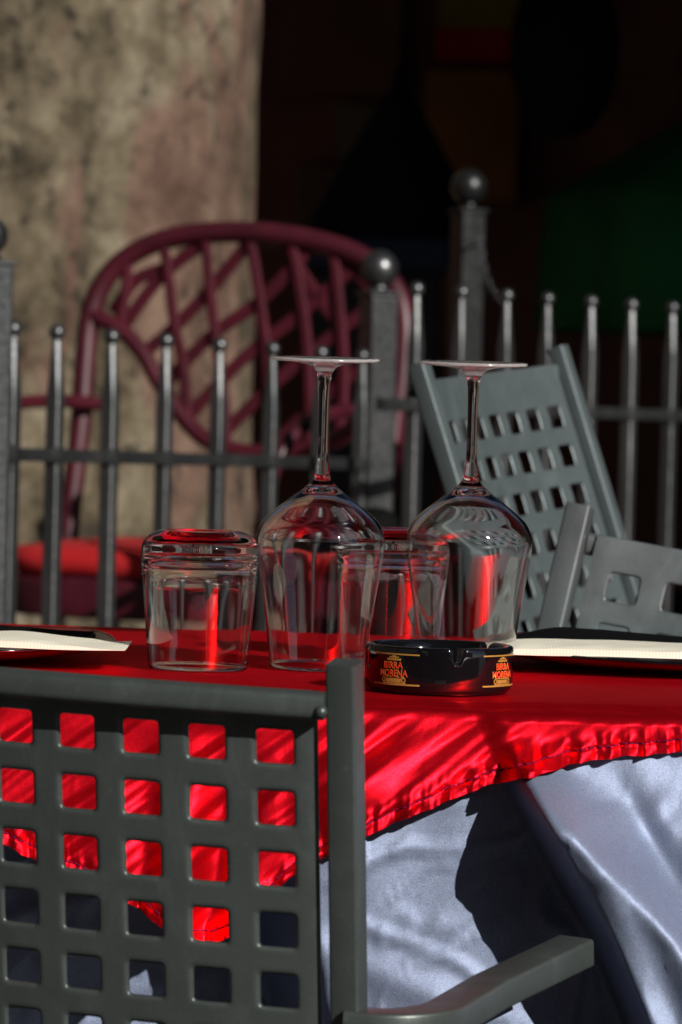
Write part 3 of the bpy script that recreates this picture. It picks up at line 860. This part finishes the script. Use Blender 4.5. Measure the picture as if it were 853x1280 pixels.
# ------------------------------------------------------------------ tree
def tree():
    edge = pix(318, 200, 9.4); r0 = .56
    cx = edge.x - r0 + .0; cy = edge.y + .1
    o = empty('plane_tree', (cx, cy, TERR)); tag(o, 'thick mottled plane tree trunk behind the maroon chair', 'tree')
    def rad(z, a):
        b = r0*(1 + .35*math.exp(-(z-TERR)/.25)*.5 - .03*max(0, z-1))
        return b*(1+.035*math.sin(3*a+z*.6) + .02*math.sin(5*a-z)) + .028*nz(math.cos(a)*2.6, math.sin(a)*2.6, z*1.3) + .012*nz(math.cos(a)*8, math.sin(a)*8, z*4)
    vs = []; fs = []; n = 120; nzr = 110; H = 4.2
    for j in range(nzr+1):
        z = TERR-.05 + H*j/nzr
        for i in range(n):
            a = 2*math.pi*i/n; q = rad(z, a); vs.append((cx+q*math.cos(a), cy+q*math.sin(a), z))
    for j in range(nzr):
        for i in range(n): i2 = (i+1) % n; fs.append((j*n+i, j*n+i2, (j+1)*n+i2, (j+1)*n+i))
    build('trunk', MB().add(vs, fs), M_BARK, o, smooth=True, world=True)
    # limbs and crown high above the frame, leaves thickened to cut sky light
    lb = MB(); tips = []
    for k in range(6):
        a = R(60*k+10); p0 = Vector((cx+.25*math.cos(a), cy+.25*math.sin(a), 4.1)); 
        p1 = p0 + Vector((.7*math.cos(a), .7*math.sin(a), 1.3)); p2 = p1 + Vector((1.0*math.cos(a+.3), 1.0*math.sin(a+.3), 1.4))
        lb.tube([p0 - Vector((0,0,.3)), p0, p1, p2], .19, 14, scale=[1.1, 1, .6, .25]); tips += [p1, p2]
    build('limbs', lb, M_BARK, o, smooth=True, world=True)
    lf = simple('plane_leaves', (.05,.09,.02), .6); cr = MB(); rnd = random.Random(4)
    tips = [t + Vector((0,0,.9)) for t in tips] + [Vector((cx+rnd.uniform(-3,3), cy+rnd.uniform(-3.5,2), rnd.uniform(6,8))) for _ in range(16)]
    for _ in range(14000):
        c = rnd.choice(tips) + Vector((rnd.gauss(0,.6), rnd.gauss(0,.6), abs(rnd.gauss(.1,.6))-.2))
        u = Vector((rnd.gauss(0,1), rnd.gauss(0,1), rnd.gauss(0,1))).normalized(); v = u.orthogonal().normalized()*.11; w = u.cross(v)
        cr.add([c-v, c+w*.6, c+v, c-w*.6], [(0,1,2,3)])
    build('crown', cr, lf, o, world=True)
tree()

# ------------------------------------------------------------------ ground
def paving():
    m = Mat('stone_paving'); m.set(Roughness=.75)
    br = m.n('ShaderNodeTexBrick'); br.inputs['Scale'].default_value = 4; br.inputs['Color1'].default_value = (.045,.042,.04,1)
    br.inputs['Color2'].default_value = (.07,.065,.06,1); br.inputs['Mortar'].default_value = (.04,.04,.038,1); br.inputs['Mortar Size'].default_value = .012
    m.t.links.new(m.co(), br.inputs['Vector'])
    m.link(m.mix(m.ramp(m.noise(7, 6), [(.3, (0,0,0)), (.7, (.5,.5,.5))]), br.outputs[0], (.09,.085,.08)), 'Base Color')
    m.bump(br.outputs[1], -.5, .01); return m.m
M_PAVE = paving()
g = MB().box((-150, -150, -.3), (150, 150, 0)); tag(build('ground', g, M_PAVE), kind='structure')
g = MB().box((-9, 5.35, 0.0), (9, 17.5, TERR)); tag(bevel(build('raised_terrace', g, simple('terrace_stone', (.06,.055,.05), .8, 0, .2, 5, .4, .005)), .01), kind='structure')

# ------------------------------------------------------------------ shaded restaurant front behind
def wallmat(name, col, **k): return simple(name, col, .85, 0, .25, 3, .4, .004, **k)
def restaurant():
    o = empty('restaurant_front', (0, 15.5, TERR)); tag(o, 'dark shaded restaurant terrace with an added unseen roof behind everything', 'building')
    dark = wallmat('dark_brown_plaster', (.32,.15,.12))
    build('wall', MB().box((-6, 16.0, TERR), (6, 16.3, 4.6)), dark, o, world=True)
    build('side_wall', MB().box((-6.2, 10.2, TERR), (-6.0, 16.3, 4.6)), dark, o, world=True)
    build('side_wall', MB().box((6.0, 10.2, TERR), (6.2, 16.3, 4.6)), dark, o, world=True)
    build('roof', MB().box((-6.3, 10.0, 2.75), (6.3, 16.4, 2.9)), wallmat('dark_roof', (.02,.018,.016)), o, world=True)  # unseen roof and fascia added to keep the background in deep shade
    build('fascia', MB().box((-6.3, 9.9, 2.40), (6.3, 9.998, 3.3)), wallmat('fascia_dark', (.03,.025,.022)), o, world=True)
    Y = 15.9
    def panel(name, px0, py0, px1, py1, col, dz=.04):
        a = at_y(px0, py1, Y); b = at_y(px1, py0, Y)
        bevel(build(name, MB().box((a.x, Y-.02-dz, a.z), (b.x, Y+.099, b.z)), simple(name+'_mat', col, .7, 0, .3, 2), o, world=True), .01)
    panel('ochre_panel', 530, 90, 650, 250, (.50,.22,.04))
    panel('red_panel', 545, 38, 650, 76, (.65,.015,.02))
    panel('olive_panel', 548, -60, 680, 36, (.4,.32,.04))
    panel('brown_panel', 350, -40, 505, 120, (.28,.13,.09))
    panel('door_panel', 365, 210, 470, 420, (.24,.15,.11))
    panel('window_panel', 420, 130, 480, 200, (.24,.22,.14), .02)
restaurant()
# big dark egg-shaped form, stands for an unidentified black shape
def dark_egg():
    c = pix(706, 62, 12.6); o = empty('hanging_egg', c); tag(o, 'large black egg shaped form hanging in the dark shade', 'dark_egg')
    m = simple('black_fabric', (.002,.002,.003), .9)
    H = .27; prof = [(.17*math.sin(math.pi*i/18)**.85 if 0 < i < 18 else 0, -H*math.cos(math.pi*i/18)) for i in range(19)]
    build('shade', MB().lathe(prof, c, 40), m, o, smooth=True, world=True)
    build('cord', MB().tube([c + Vector((0,0,H-.01)), Vector((c.x, c.y, 2.745))], .006, 8), m, o, world=True)
dark_egg()
def parasol(px, py, d, rad, h, skirt, mat, label, group, tilt):
    c = pix(px, py, d); o = empty('parasol', (c.x, c.y, TERR), None); tag(o, label, 'parasol', group)
    n = 8; vs = []; fs = []; rings = 10; seg = 64
    T = Matrix.Translation(c) @ Matrix.Rotation(tilt, 4, 'Y')
    vs.append(T @ Vector((0,0,0)))
    for k in range(1, rings+1):
        t = k/rings
        for i in range(seg):
            a = 2*math.pi*i/seg; sc_ = 1-.05*abs(math.sin(n*a/2))*t
            vs.append(T @ Vector((rad*t*sc_*math.cos(a), rad*t*sc_*math.sin(a), -h*t**1.1 - .02*t*abs(math.sin(n*a/2)))))
    for i in range(seg if skirt else 0):
        a = 2*math.pi*i/seg; q = 1+.05*math.sin(n*a); vs.append(T @ Vector((rad*q*math.cos(a), rad*q*math.sin(a), -h-skirt)))
    rings += 1 if skirt else 0
    for k in range(seg): fs.append((0, 1+k, 1+(k+1) % seg))
    for j in range(rings-1):
        for i in range(seg): i2 = (i+1) % seg; fs.append((1+j*seg+i, 1+(j+1)*seg+i, 1+(j+1)*seg+i2, 1+j*seg+i2))
    b = build('canopy', MB().add(vs, fs), mat, o, smooth=True, world=True); m = b.modifiers.new('s', 'SOLIDIFY'); m.thickness = .003
    build('pole', MB().tube([Vector((c.x, c.y, TERR)), c + Vector((0,0,.03))], .02, 12), M_IRON, o, smooth=True, world=True)
M_GREEN = simple('green_canvas', (.014,.15,.035), .85, 0, .15, 5)
M_NAVY = simple('navy_canvas', (.008,.012,.028), .85, 0, .15, 5)
parasol(968, 95, 12.4, .69, .39, .40, M_GREEN, 'dark green parasol canopy in the shade at the right edge', 'parasols under the dark roof', 0)
parasol(500, 95, 13.4, .30, .52, 0, M_NAVY, 'made up navy parasol for a dim blue figure in the shade behind the lattice chair', 'parasols under the dark roof', 0)  # parasol form made up to stand for a dim dark blue figure
# long table with a navy cloth seen dimly above the maroon arch
def navy_table():
    a = pix(380, 293, 12.9); b = pix(565, 293, 12.9)
    o = empty('covered_counter', ((a.x+b.x)/2, a.y+.3, TERR)); tag(o, 'dim counter under a dusty blue cloth behind the maroon chair arch', 'counter')
    z = a.z
    bevel(build('cloth_cover', MB().box((a.x, a.y, z-.11), (b.x, a.y+.5, z)), simple('dusty_blue_cloth', (.035,.045,.08), .9), o, world=True), .02, 3)
    bevel(build('cabinet', MB().box((a.x+.03, a.y+.03, TERR), (b.x-.03, a.y+.47, z-.111)), simple('dark_wood', (.02,.012,.01), .6), o, world=True), .01)
navy_table()

# ------------------------------------------------------------------ surroundings out of frame that light and reflect
def neighbour_table():
    cx, cy, h = .80, 1.95, .44
    o = empty('neighbour_table', (cx, cy, 0)); tag(o, 'neighbouring table under a red satin cloth outside the right of the picture', 'table')
    bevel(build('tabletop', MB().box((cx-h, cy-h, .715), (cx+h, cy+h, .745)), simple('table_wood_b', (.09,.05,.03), .5), o, world=True), .003)
    for a in (-1, 1):
        for b in (-1, 1): build('leg', MB().box((cx+a*.36-.02, cy+b*.36-.02, 0), (cx+a*.36+.02, cy+b*.36+.02, .714)), M_CHAIR, o, world=True)
    mb = MB(); n = 160; vs = []; fs = []
    rows = 16
    for j in range(rows+1):
        for i in range(n):
            t = 4*i/n; s = int(t) % 4; q = (t % 1)*2-1
            p = [(q, -1, 0, -1), (1, q, 1, 0), (-q, 1, 0, 1), (-1, -q, -1, 0)][s]
            if j <= 4: k = (j+.001)/4; x, y, z = cx+p[0]*h*k, cy+p[1]*h*k, .749
            else:
                dr = (j-4)/(rows-4)*.34; w = .006+.02*dr*(1+math.sin(i*.9))*2; x = cx+p[0]*(h+w); y = cy+p[1]*(h+w); z = .747-dr
            vs.append((x, y, z))
    for j in range(rows):
        for i in range(n): i2 = (i+1) % n; fs.append((j*n+i, (j+1)*n+i, (j+1)*n+i2, j*n+i2))
    q = build('tablecloth', MB().add(vs, fs), M_RED_SHEEN, None, smooth=True, angle=50); tag(q, 'red satin cloth on the neighbouring table outside the picture', 'tablecloth')
neighbour_table()
def sky_block_parasol(cx, cy, h, label):  # unseen canopy added to block sky light, clear of the sun
    o = empty('sky_block_parasol', (cx, cy, 0)); tag(o, label, 'parasol')
    mcan = simple('dark_canvas', (.03,.025,.022), .9)
    b = build('canopy', MB().add([(cx,cy,3.3),(cx-h,cy-h,2.62),(cx+h,cy-h,2.62),(cx+h,cy+h,2.62),(cx-h,cy+h,2.62)], [(0,1,2),(0,2,3),(0,3,4),(0,4,1)]), mcan, o, world=True)
    m = b.modifiers.new('s', 'SOLIDIFY'); m.thickness = .003
    build('pole', MB().tube([(cx,cy,0),(cx,cy,3.3)], .025, 16), M_IRON, o, smooth=True, world=True)
    build('base', MB().lathe([(0,0),(.3,0),(.3,.05),(.1,.08),(0,.08)], (cx,cy,0), 40), M_IRON, o, world=True)
sky_block_parasol(-1.15, 2.55, 1.75, 'large square dark parasol added above the left of the table, unseen, to cut sky light')
sky_block_parasol(-.6, -1.0, 1.7, 'square dark parasol added behind the viewer, unseen, to cut sky light')
def facade(x0, x1, y, h, col, label):
    o = empty('street_building', ((x0+x1)/2, y, 0)); tag(o, label, 'building', 'buildings across the street behind the viewer')
    m = wallmat('render_'+str(round(col[0], 2)), col)
    build('wall', MB().box((x0, y-6, 0), (x1, y, h)), m, o, world=True)
    build('cornice', MB().box((x0-.1, y-6.1, h), (x1+.1, y+.2, h+.25)), m, o, world=True)
    gl = simple('window_dark', (.02,.022,.025), .1)
    x = x0+.8
    while x < x1-1.2:
        z = 1.0
        while z < h-1.8:
            w = build('window', MB().box((x, y+.002, z), (x+.9, y+.05, z+1.5)), M_NAPKIN if False else m, o, world=True)
            build('pane', MB().box((x+.08, y+.051, z+.08), (x+.82, y+.06, z+1.42)), gl, w, world=True)
            z += 2.7
        x += 2.0
facade(-14, -6.0, -8, 9.5, (.14,.12,.09), 'tall ochre rendered building behind the viewer to the left')
facade(-4.2, 15, -9, 4.4, (.16,.08,.06), 'low terracotta building behind the viewer to the right')

def sky_block_house(x0, x1, y0, y1, h, col, label):  # unseen blocks added as occluders to lower the sky fill
    o = empty('sky_block_building', ((x0+x1)/2, (y0+y1)/2, 0)); tag(o, label, 'building', 'unseen buildings added along the sides')
    m = wallmat('side_render_'+str(round(x0)), col)
    build('wall', MB().box((x0, y0, 0), (x1, y1, h)), m, o, world=True)
    build('eaves', MB().box((x0-.3, y0-.2, h), (x1+.3, y1+.2, h+.3)), m, o, world=True)
sky_block_house(-14, -7, -7, 20, 11, (.07,.055,.045), 'tall brown building added along the left side, unseen, to cut sky light')
sky_block_house(7.5, 14, 1, 20, 11, (.07,.055,.045), 'tall brown building added along the right side, unseen, to cut sky light')
# ------------------------------------------------------------------ light
EL, AZ = R(26), R(36)            # elevation; azimuth to the right of straight behind the camera
to_sun = Vector((math.sin(AZ)*math.cos(EL), -math.cos(AZ)*math.cos(EL), math.sin(EL)))
sd = bpy.data.lights.new('sun', 'SUN'); sd.energy = 5.0; sd.angle = R(.5); sd.color = (1, .955, .89)
so_ = bpy.data.objects.new('sun', sd); COL.objects.link(so_); so_.rotation_euler = to_sun.to_track_quat('Z', 'Y').to_euler()
w = bpy.data.worlds.new('World'); sc.world = w; w.use_nodes = True
nt = w.node_tree; bg = nt.nodes['Background']; sky = nt.nodes.new('ShaderNodeTexSky'); sky.sky_type = 'NISHITA'; sky.sun_disc = False
sky.air_density = .7; sky.dust_density = .3; sky.sun_elevation = EL; sky.sun_rotation = math.atan2(to_sun.x, to_sun.y)
nt.links.new(sky.outputs[0], bg.inputs[0]); bg.inputs[1].default_value = .05
vs_ = sc.view_settings; vs_.view_transform = 'Standard'; vs_.look = 'None'; vs_.exposure = 0; vs_.gamma = 1; vs_.use_curve_mapping = False
cy_ = sc.cycles; cy_.max_bounces = 20; cy_.transmission_bounces = 18; cy_.glossy_bounces = 8; cy_.diffuse_bounces = 3; cy_.transparent_max_bounces = 16
cy_.use_denoising = True; cy_.sample_clamp_indirect = 40; cy_.caustics_refractive = True; cy_.caustics_reflective = True; cy_.blur_glossy = .3
